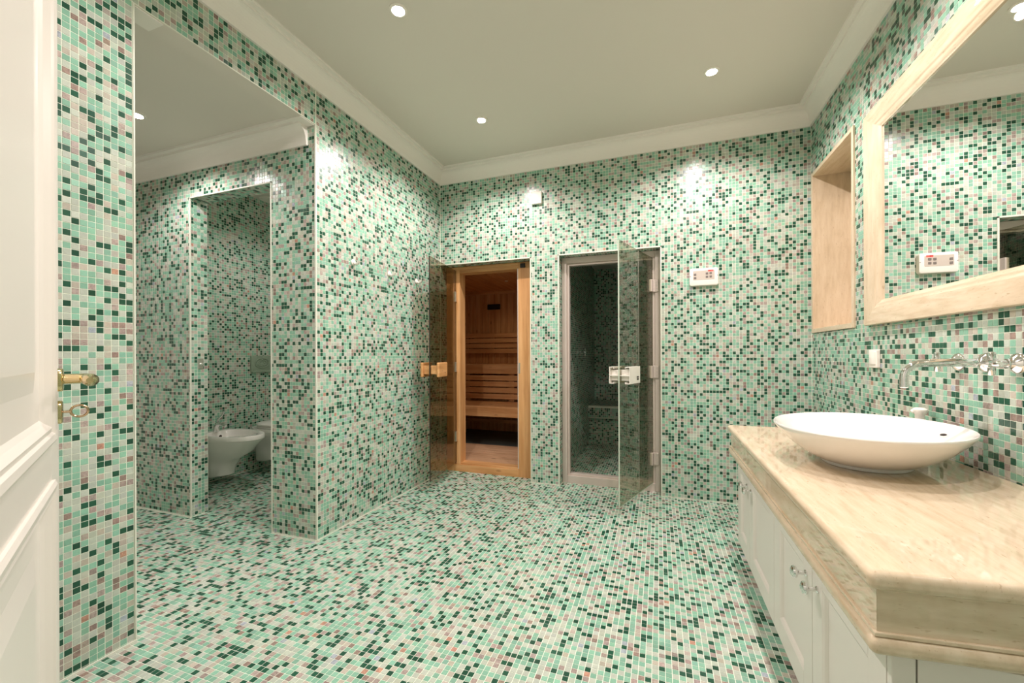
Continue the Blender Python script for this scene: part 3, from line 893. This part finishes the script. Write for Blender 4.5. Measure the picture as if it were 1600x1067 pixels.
prof = [(BY - 0.06, 0.31), (BY - 0.075, 0.33), (BY - 0.08, 0.38), (BY - 0.075, 0.43), (BY - 0.055, 0.452), (BY - 0.02, 0.46), (TY1 - 0.003, 0.46), (TY1 - 0.003, 0.302), (BY - 0.02, 0.302)]
MB().loft([[(TX0 + 0.003, a, b) for a, b in prof], [(TX1 - 0.003, a, b) for a, b in prof]]).build('bench_slab', 'grout', bn)
mosaic(bn, (0, BY, 0), X_, Z_, (TX0 + 0.002, TX1 - 0.002), (0.002, 0.30), grid=(TX0, 0.3))
mosaic(bn, (0, BY - 0.081, 0), X_, Z_, (TX0 + 0.003, TX1 - 0.003), (0.325, 0.435), grid=(TX0, 0.435))
mosaic(bn, (0, 0, 0.4605), X_, Y_, (TX0 + 0.003, TX1 - 0.003), (BY - 0.05, TY1 - 0.003), grid=(TX0, TY1))
t = thing('steam_tap', 'chrome cross-handled tap on the steam room side wall', 'tap', (TX0, 4.25, 1.08))
MB().lathe((TX0 + 0.002, 4.25, 1.08), X_, [(0, 0.028), (0.006, 0.028), (0.012, 0.012), (0.05, 0.011), (0.055, 0.018), (0.075, 0.018), (0.08, 0.008)], 18).build('tap_body', 'chrome', t, smooth=True)
c = Vector((TX0 + 0.068, 4.25, 1.08))
for dv in (Vector((0, 0.036, 0)), Vector((0, 0, 0.036))):
    MB().tube([c - dv, c + dv], 0.006, 10).build('cross_handle', 'chrome', t, smooth=True)
MB().tube([(TX0 + 0.04, 4.25, 1.08), (TX0 + 0.04, 4.21, 1.08), (TX0 + 0.055, 4.19, 1.08)], 0.007, 10).build('outlet', 'chrome', t, smooth=True)

# ------------------------------------------------------------------ coat hooks
for y_, z_, lab in ((2.131, 1.637, 'white coat hook on the left wall, nearest the camera'), (2.504, 1.632, 'white coat hook on the left wall, middle of the three'),
                    (2.858, 1.636, 'white coat hook on the left wall, next to the sauna door')):
    t = thing('coat_hook', lab, 'hook', (XL, y_, z_), 'coat hooks on the left wall')
    MB().lathe((XL + 0.002, y_, z_ + 0.012), X_, [(0, 0.019), (0.006, 0.019), (0.010, 0.013)], 18).build('hook_plate', 'plastic', t, smooth=True)
    MB().tube([(XL + 0.008, y_, z_ + 0.010), (XL + 0.028, y_, z_ - 0.002), (XL + 0.042, y_, z_ + 0.004), (XL + 0.047, y_, z_ + 0.020)], [0.009, 0.009, 0.010, 0.012], 12).build('hook_arm', 'plastic', t, smooth=True)

# ------------------------------------------------------------------ wall box, control panel, switch
t = thing('wall_box', 'small square white box high on the back wall above the sauna opening', 'sensor', (-0.935, YB, 2.284))
bx = plate((-0.935, YB - 0.002, 2.334), X_, Z_, 0.088, 0.10, 0.028, 0.006).build('box_cover', 'plastic', t, smooth=True)
B(-0.975, -0.895, YB - 0.0315, YB - 0.0295, 2.302, 2.304).build('cover_seam', 'panelgrey', bx)

t = thing('control_panel', 'white steam control panel with grey keypad and red display', 'control panel', (0.304, YB, 1.544))
body = plate((0.304, YB - 0.002, 1.606), X_, Z_, 0.188, 0.124, 0.032, 0.014, 0.006).build('panel_housing', 'plastic', t, smooth=True)
kp = plate((0.302, YB - 0.0325, 1.618), X_, Z_, 0.140, 0.066, 0.0025, 0.004, 0.0006).build('keypad', 'panelgrey', t)
for bx_, bz in ((0.246, 1.624), (0.246, 1.600), (0.323, 1.628), (0.323, 1.604), (0.347, 1.629), (0.347, 1.605)):
    plate((bx_, YB - 0.0348, bz), X_, Z_, 0.016, 0.015, 0.0018, 0.002, 0.0005).build('button', 'button', kp)
plate((0.347, YB - 0.0348, 1.6475), X_, Z_, 0.034, 0.011, 0.001, 0.001, 0.0003).build('display_window', 'red', kp)
for k, dx in enumerate((-0.010, -0.002)):
    B(0.347 + dx - 0.003, 0.347 + dx + 0.003, YB - 0.0364, YB - 0.0357, 1.644, 1.651).build('digit', 'black', kp)
for x in (0.216, 0.392):
    MB().lathe((x, YB - 0.0335, 1.612), nY, [(0, 0.0032), (0.0012, 0.0025)], 10).build('screw', 'button', t)

t = thing('light_switch', 'white plastic wall switch between the niche and the tap', 'switch', (XR, 2.39, 0.991))
sw = plate((XR - 0.002, 2.39, 1.033), nY, Z_, 0.080, 0.086, 0.012, 0.006).build('switch_plate', 'plastic', t, smooth=True)
plate((XR - 0.013, 2.39, 1.036), nY, Z_, 0.056, 0.062, 0.004, 0.004, 0.001).build('rocker', 'plastic', t, smooth=True)
t = thing('door_strike', 'small steel strike plate on the toilet doorway jamb', 'strike plate', (DW0, 1.892, 1.0))
plate((DW0 + 0.002, 1.892, 1.005), Y_, Z_, 0.034, 0.072, 0.004, 0.004).build('plate', 'brushed', t)
MB().lathe((DW0 + 0.006, 1.894, 1.0), X_, [(0, 0.010), (0.012, 0.009), (0.014, 0.006)], 14).build('latch', 'chrome', t, smooth=True)

# ------------------------------------------------------------------ stone niche and mirror
t = thing('wall_niche', 'tall travertine-lined niche in the right wall', 'niche', (XR, 2.91, NI[2]))
y0, y1, z0, z1 = NI
F_ = XR - 0.010
w = 0.028
B(F_, XR + 0.205, y1 - w + 0.004, y1 - 0.001, z0 + 0.001, z1 - 0.001).build('side_slab', 'trav_z', t, bevel=0.002)
B(F_, XR + 0.205, y0 + 0.001, y0 + w - 0.004, z0 + 0.001, z1 - 0.001).build('side_slab', 'trav_z', t, bevel=0.002)
B(F_, XR + 0.205, y0 + w - 0.004, y1 - w + 0.004, z1 - w + 0.004, z1 - 0.001).build('top_slab', 'trav_y', t, bevel=0.002)
B(F_, XR + 0.205, y0 + w - 0.004, y1 - w + 0.004, z0 + 0.001, z0 + w).build('bottom_slab', 'trav_y', t, bevel=0.002)
B(XR + 0.195, XR + 0.208, y0 + w - 0.004, y1 - w + 0.004, z0 + w, z1 - w).build('back_slab', 'trav_z', t)

t = thing('wall_mirror', 'large mirror in a broad pale stone frame above the washbasin', 'mirror', (XR, 1.70, 1.19))
MY0, MY1, MZ0, MZ1 = 0.955, 2.445, 1.190, 2.190
prof = [(0.0, 0.0), (0.0, 0.019), (0.004, 0.024), (0.098, 0.024), (0.104, 0.020), (0.116, 0.020), (0.130, 0.012), (0.140, 0.010), (0.142, 0.0)]
IY, IZ = 0.145, 0.112
def mring(p):
    f, h = p
    s = f / 0.142
    return [(XR - 0.0035 - h, MY0 + IY * s, MZ0 + IZ * s), (XR - 0.0035 - h, MY1 - IY * s, MZ0 + IZ * s), (XR - 0.0035 - h, MY1 - IY * s, MZ1 - IZ * s), (XR - 0.0035 - h, MY0 + IY * s, MZ1 - IZ * s)]
rr = [mring(p) for p in prof]
for k, (nm, mt) in enumerate((('frame_bottom', 'trav_y'), ('frame_side', 'trav_z'), ('frame_top', 'trav_y'), ('frame_side', 'trav_z'))):
    mb = MB()
    j = (k + 1) % 4
    mb.loft([[r[k] for r in rr], [r[j] for r in rr]])
    mb.build(nm, mt, t, smooth=True)
B(XR - 0.0085, XR - 0.0035, MY0 + IY - 0.01, MY1 - IY + 0.01, MZ0 + IZ - 0.01, MZ1 - IZ + 0.01).build('mirror_glass', 'mirror', t)

# ------------------------------------------------------------------ vanity cabinets and stone top
VZ0, VZ1 = 0.11, 0.546
GAPS = [2.352, 2.07, 1.66, 1.28, 0.905]
def knob(x, y, z, parent):
    k = MB().lathe((x, y, z), nX, [(0, 0.009), (0.003, 0.009), (0.006, 0.0055), (0.018, 0.005), (0.022, 0.008), (0.024, 0.0145), (0.029, 0.0165), (0.034, 0.0145), (0.037, 0.008)], 20)
    return k.build('knob', 'chrome', parent, smooth=True)
def cabinet_door(t, ya, yb, knob_y):
    x0, x1 = VX0, VX0 + 0.020
    s = 0.068
    a, b = ya + 0.0018, yb - 0.0018
    za, zb = VZ0, VZ1 - 0.003
    mb = B(x0, x1, a, a + s, za, zb).box(x0, x1, b - s, b, za, zb).box(x0, x1, a + s, b - s, za, za + s).box(x0, x1, a + s, b - s, zb - s, zb)
    d = mb.build('cabinet_door', 'lacquer', t, bevel=0.0015)
    B(x0 + 0.010, x1 - 0.002, a + s, b - s, za + s, zb - s).build('inset_panel', 'lacquer', d)
    rings = []
    for i_, dx in ((0.0, 0.0005), (0.006, 0.0035), (0.012, 0.0098)):
        rings.append([(x0 + dx, y_, z_) for y_, z_ in ((a + s + i_, za + s + i_), (b - s - i_, za + s + i_), (b - s - i_, zb - s - i_), (a + s + i_, zb - s - i_))])
    MB().loft(rings, (False, False)).build('bead', 'lacquer', d)
    knob(x0, knob_y, 0.462, d)
for lab, (a, b, c) in (('white double-door vanity cabinet at the far end, below the washbasin', (2, 1, 0)), ('white double-door vanity cabinet at the near end', (4, 3, 2))):
    ya, ym, yb = GAPS[a], GAPS[b], GAPS[c]
    t = thing('vanity_cabinet', lab, 'cabinet', (0.66, (ya + yb) / 2, 0), 'vanity cabinets')
    B(VX0 + 0.0205, XR - 0.004, ya + 0.001, yb - 0.001, VZ0 - 0.01, VZ1 - 0.001).build('carcass', 'lacquer', t)
    B(VX0 + 0.07, XR - 0.004, ya + 0.002, yb - 0.002, 0.003, VZ0 - 0.01).build('plinth', 'lacquer', t)
    cabinet_door(t, ya, ym, ym - 0.042)
    cabinet_door(t, ym, yb, ym + 0.042)
    if a == 4:
        B(VX0 + 0.0005, VX0 + 0.034, ya - 0.016, ya, VZ0 - 0.01, VZ1 - 0.001).build('end_stile', 'lacquer', t, bevel=0.0015)
        B(VX0 + 0.037, XR - 0.004, ya - 0.014, ya, VZ0 - 0.01, VZ1 - 0.001).build('end_panel', 'lacquer', t, bevel=0.0015)

t = thing('vanity_countertop', 'cream travertine countertop with rounded edges and a deep frieze', 'countertop', (0.66, 1.6, VZ1))
def top_poly(o):     # o: inset from the outer edge of the top slab
    return [(0.333 + o, 0.856 + o), (XR - 0.003, 0.856 + o + 0.067), (XR - 0.003, 2.392 - o), (0.333 + o, 2.392 - o)]
MB().prism(top_poly(0), 0.657, 0.691).build('top_slab', 'trav_y', t, bevel=0.014, seg=5)
q = top_poly(0.016)
MB().prism([q[0], (q[0][0] + 0.02, q[0][1] + 0.02), (q[3][0] + 0.02, q[3][1]), q[3]], 0.584, 0.657).build('frieze', 'trav_y', t)
MB().prism([(q[0][0] + 0.0003, q[0][1]), q[1], q[2], (q[3][0] + 0.0203, q[3][1]), (q[0][0] + 0.0203, q[0][1] + 0.02)], 0.584, 0.657).build('frieze', 'trav_x', t)
MB().prism(top_poly(0.011), 0.577, 0.5845).build('fillet', 'trav_y', t, bevel=0.002)
MB().prism(top_poly(0.004), VZ1, 0.577).build('lower_moulding', 'trav_y', t, bevel=0.013, seg=5)

# ------------------------------------------------------------------ washbasin
BC = Vector((0.653, 1.704, 0.691))
ANG = math.radians(90 - 27)
MAJ, MIN, RIM = 0.318, 0.257, 0.129
A1 = Vector((math.cos(ANG), math.sin(ANG), 0))
A2 = Vector((-A1.y, A1.x, 0))
def ering(a, b, z, n=72):
    return [BC + A1 * (a * math.cos(k * 2 * math.pi / n)) + A2 * (b * math.sin(k * 2 * math.pi / n)) + Vector((0, 0, z)) for k in range(n)]
t = thing('wash_basin', 'white oval ceramic vessel basin standing on the travertine top', 'basin', tuple(BC))
rings = []
fo = 0.145 / MAJ
for f, z in ((0.40, 0.0015), (fo, 0.001), (fo + 0.005, 0.006), (fo + 0.005, 0.010)):
    rings.append(ering(MAJ * f, MIN * f * 1.02, z))
for k in range(1, 13):
    u = k / 12
    f = fo + (1 - fo) * (0.30 * math.sin(u * math.pi / 2) + 0.70 * u)
    z = 0.010 + (RIM - 0.016) * (u ** 1.35)
    rings.append(ering(MAJ * f, MIN * f, z))
rings.append(ering(MAJ * 1.002, MIN * 1.002, RIM - 0.003))
rings.append(ering(MAJ * 0.996, MIN * 0.996, RIM))
rings.append(ering(MAJ * 0.982, MIN * 0.980, RIM - 0.002))
for k in range(1, 13):
    u = k / 12
    f = 0.98 * (1 - u) ** 0.78 + 0.06 * u
    z = RIM - 0.004 - (RIM - 0.026) * (math.sin(u * math.pi / 2) ** 1.0)
    rings.append(ering(MAJ * f, MIN * f, z))
MB().loft(rings).build('bowl', 'ceramic', t, smooth=True)
ov = BC + A1 * (MAJ * 0.46) + A2 * (-MIN * 0.709) + Vector((0, 0, 0.0965))
nrm = (A1 * -0.30 + A2 * 0.50 + Vector((0, 0, 0.82))).normalized()
side = Vector((0, 0, 1)).cross(nrm).normalized()
upv = nrm.cross(side)
MB().loft([[ov + side * (0.019 * s * math.cos(a)) + upv * (0.009 * s * math.sin(a)) + nrm * d for a in [k * math.pi / 10 for k in range(20)]]
           for s, d in ((1.0, -0.004), (1.0, 0.003), (0.75, 0.003), (0.7, -0.002))]).build('overflow_ring', 'ceramic', t, smooth=True)
MB().loft([[ov + side * (0.014 * math.cos(a)) + upv * (0.0065 * math.sin(a)) + nrm * d for a in [k * math.pi / 10 for k in range(20)]] for d in (-0.002, 0.0018)]).build('overflow_hole', 'hole', t)
MB().lathe(BC + Vector((0, 0, 0.0215)), Z_, [(0, 0.030), (0.003, 0.030), (0.006, 0.020)], 24).build('drain', 'chrome', t, smooth=True)

# ------------------------------------------------------------------ wall tap
TZP = 1.028
t = thing('wall_tap', 'chrome three-hole wall tap with long curved spout above the basin', 'tap', (XR, 1.697, TZP))
def rosette(y, parent, nm='rosette'):
    return MB().lathe((XR - 0.002, y, TZP), nX, [(0, 0.031), (0.003, 0.031), (0.009, 0.027), (0.016, 0.018), (0.022, 0.0135), (0.028, 0.0135)], 28).build(nm, 'chrome', parent, smooth=True)
for y in (1.821, 1.575):
    r = rosette(y, t)
    MB().lathe((XR - 0.028, y, TZP), nX, [(0, 0.0105), (0.018, 0.0105), (0.020, 0.013), (0.046, 0.013), (0.050, 0.009)], 20).build('valve_stem', 'chrome', r, smooth=True)
    c = Vector((XR - 0.060, y, TZP))
    hd = None
    for dv in (Vector((0, 0, 0.034)), Vector((0, 0.034, 0))):
        MB().tube([c - dv, c - dv * 0.9, c + dv * 0.9, c + dv], [0.006, 0.0085, 0.0085, 0.006], 12).build('cross_handle', 'chrome', r, smooth=True)
r = rosette(1.697, t)
sp = [Vector((XR - 0.02, 1.697, TZP)), Vector((0.85, 1.697, TZP))]
R_ = 0.048
xe = 0.752 + 0.002
for k in range(0, 9):
    a = k / 8 * math.pi / 2
    sp.append(Vector((xe + R_ - R_ * math.sin(a), 1.697, TZP - 0.002 - R_ * (1 - math.cos(a)))))
sp.append(Vector((xe, 1.697, 0.966)))
sp.append(Vector((xe, 1.697, 0.952)))
MB().tube(sp, [0.0125, 0.0125] + [0.0118] * 9 + [0.0118, 0.0125], 16).build('spout', 'chrome', t, smooth=True)
MB().lathe((xe, 1.697, 0.958), (0, 0, -1), [(0, 0.0130), (0.010, 0.0130), (0.012, 0.0105)], 16).build('aerator', 'chrome', t, smooth=True)

t = thing('soap_dispenser', 'small white dispenser standing behind the basin by the wall', 'dispenser', (0.915, 1.955, 0.692))
MB().lathe((0.915, 1.955, 0.692), Z_, [(0, 0.019), (0.004, 0.021), (0.105, 0.021), (0.118, 0.018), (0.124, 0.013)], 20).build('bottle', 'plastic', t, smooth=True)
MB().lathe((0.915, 1.955, 0.815), Z_, [(0, 0.014), (0.014, 0.014), (0.026, 0.022), (0.034, 0.022), (0.040, 0.014)], 20).build('pump_cap', 'plastic', t, smooth=True)
MB().tube([(0.915, 1.955, 0.844), (0.902, 1.958, 0.845), (0.893, 1.960, 0.838)], [0.010, 0.010, 0.007], 12).build('nozzle', 'plastic', t, smooth=True)

# ------------------------------------------------------------------ toilet compartment
def sanitary_ring(x0, yc, L, W, z, back=0.0, n=40, p=2.3):
    """outline seen from above: flat towards the wall at x0, rounded at the front"""
    pts = []
    for k in range(n):
        a = k * 2 * math.pi / n
        c, s = math.cos(a), math.sin(a)
        ex = abs(c) ** (2 / p) * (1 if c > 0 else -1)
        ey = abs(s) ** (2 / p) * (1 if s > 0 else -1)
        fx = 0.62 * L if c > 0 else 0.38 * L
        pts.append((max(x0 + back, x0 + 0.38 * L + ex * fx), yc + ey * W / 2 * (1 - 0.12 * max(0, ex)), z))
    return pts
def bowl_body(yc, L, W, top, bottom):
    lv = [(0.22, 0.36, bottom + 0.006), (0.34, 0.46, bottom), (0.43, 0.54, bottom + 0.02), (0.47, 0.58, bottom + 0.09), (0.56, 0.66, bottom + 0.15),
          (0.78, 0.84, bottom + 0.215), (0.93, 0.96, top - 0.062), (0.97, 0.985, top - 0.048), (0.985, 1.0, top - 0.036), (1.0, 1.0, top - 0.034), (1.0, 1.0, top - 0.006), (0.99, 0.985, top)]
    return [sanitary_ring(XWC + 0.003, yc, L * a, W * b, z) for a, b, z in lv]
t = thing('bidet', 'white wall-hung ceramic bidet seen through the doorway', 'bidet', (XWC, 2.40, 0.10))
rg = bowl_body(2.40, 0.55, 0.37, 0.425, 0.065)
def inner(yc, L, W, f, g, z, sx=0.035):
    return [(XWC + sx + 0.12 + (x - XWC - 0.12) * f * 0.93, yc + (y - yc) * g, z) for x, y, _ in sanitary_ring(XWC, yc, L, W, z)]
rg += [inner(2.40, 0.53, 0.36, 0.86, 0.84, 0.424), inner(2.40, 0.53, 0.36, 0.82, 0.80, 0.412), inner(2.40, 0.53, 0.36, 0.72, 0.68, 0.35), inner(2.40, 0.53, 0.36, 0.5, 0.42, 0.31), inner(2.40, 0.53, 0.36, 0.15, 0.1, 0.30)]
MB().loft(rg).build('bidet_bowl', 'ceramic', t, smooth=True)
bt = MB().tube([(XWC + 0.075, 2.40, 0.422), (XWC + 0.075, 2.40, 0.465), (XWC + 0.10, 2.40, 0.492), (XWC + 0.15, 2.40, 0.492), (XWC + 0.185, 2.40, 0.475)], [0.020, 0.019, 0.017, 0.013, 0.011], 14).build('bidet_tap', 'chrome', t, smooth=True)
MB().tube([(XWC + 0.085, 2.40, 0.485), (XWC + 0.10, 2.40, 0.53), (XWC + 0.15, 2.40, 0.565), (XWC + 0.17, 2.40, 0.60)], [0.009, 0.008, 0.007, 0.008], 12).build('tap_lever', 'chrome', bt, smooth=True)
MB().lathe((XWC + 0.125, 2.40, 0.39), (1, 0, -0.2), [(0, 0.012), (0.004, 0.012)], 14).build('overflow', 'hole', t)
t = thing('toilet', 'white wall-hung toilet with closed lid, partly behind the partition', 'toilet', (XWC, 2.87, 0.10))
MB().loft(bowl_body(2.87, 0.54, 0.37, 0.405, 0.085)).build('toilet_bowl', 'ceramic', t, smooth=True)
def oval_plate(yc, L, W, za, zb):
    f = lambda s, z: [(XWC + 0.07 + (x - XWC) * s * 0.86, yc + (y - yc) * s, z) for x, y, _ in sanitary_ring(XWC, yc, L, W, z)]
    return MB().loft([f(0.985, za), f(1.0, za + 0.004), f(1.0, zb - 0.005), f(0.97, zb)])
oval_plate(2.87, 0.53, 0.365, 0.406, 0.424).build('seat', 'ceramic', t, smooth=True)
oval_plate(2.87, 0.535, 0.37, 0.426, 0.447).build('lid', 'ceramic', t, smooth=True)
t = thing('flush_plate', 'green relief-patterned flush plate on the wall above the toilet', 'flush plate', (XWC, 2.87, 0.90))
fp = plate((XWC + 0.002, 2.87, 0.978), Y_, Z_, 0.215, 0.155, 0.016, 0.006).build('plate_body', 'flush', t, smooth=True)
for r1, r2, wv in ((0.070, 0.045, 0.005), (0.048, 0.028, 0.004)):
    pts = [(XWC + 0.020, 2.87 + r1 * math.cos(a), 0.985 + r2 * math.sin(a)) for a in [k * math.pi / 14 for k in range(29)]]
    MB().tube(pts, wv, 8).build('relief_ring', 'flush', fp, smooth=True)
for k in range(12):
    a = k * math.pi / 6
    MB().lathe((XWC + 0.016, 2.87 + 0.025 * math.cos(a) * (1 + k % 2), 0.985 + 0.017 * math.sin(a) * (1 + k % 2)), X_, [(0, 0.008), (0.005, 0.006), (0.008, 0.002)], 10).build('relief_knob', 'flush', fp, smooth=True)
B(XWC + 0.002, XWC + 0.024, 2.77, 2.97, 0.898, 0.916).build('push_bar', 'flush', t, bevel=0.003)
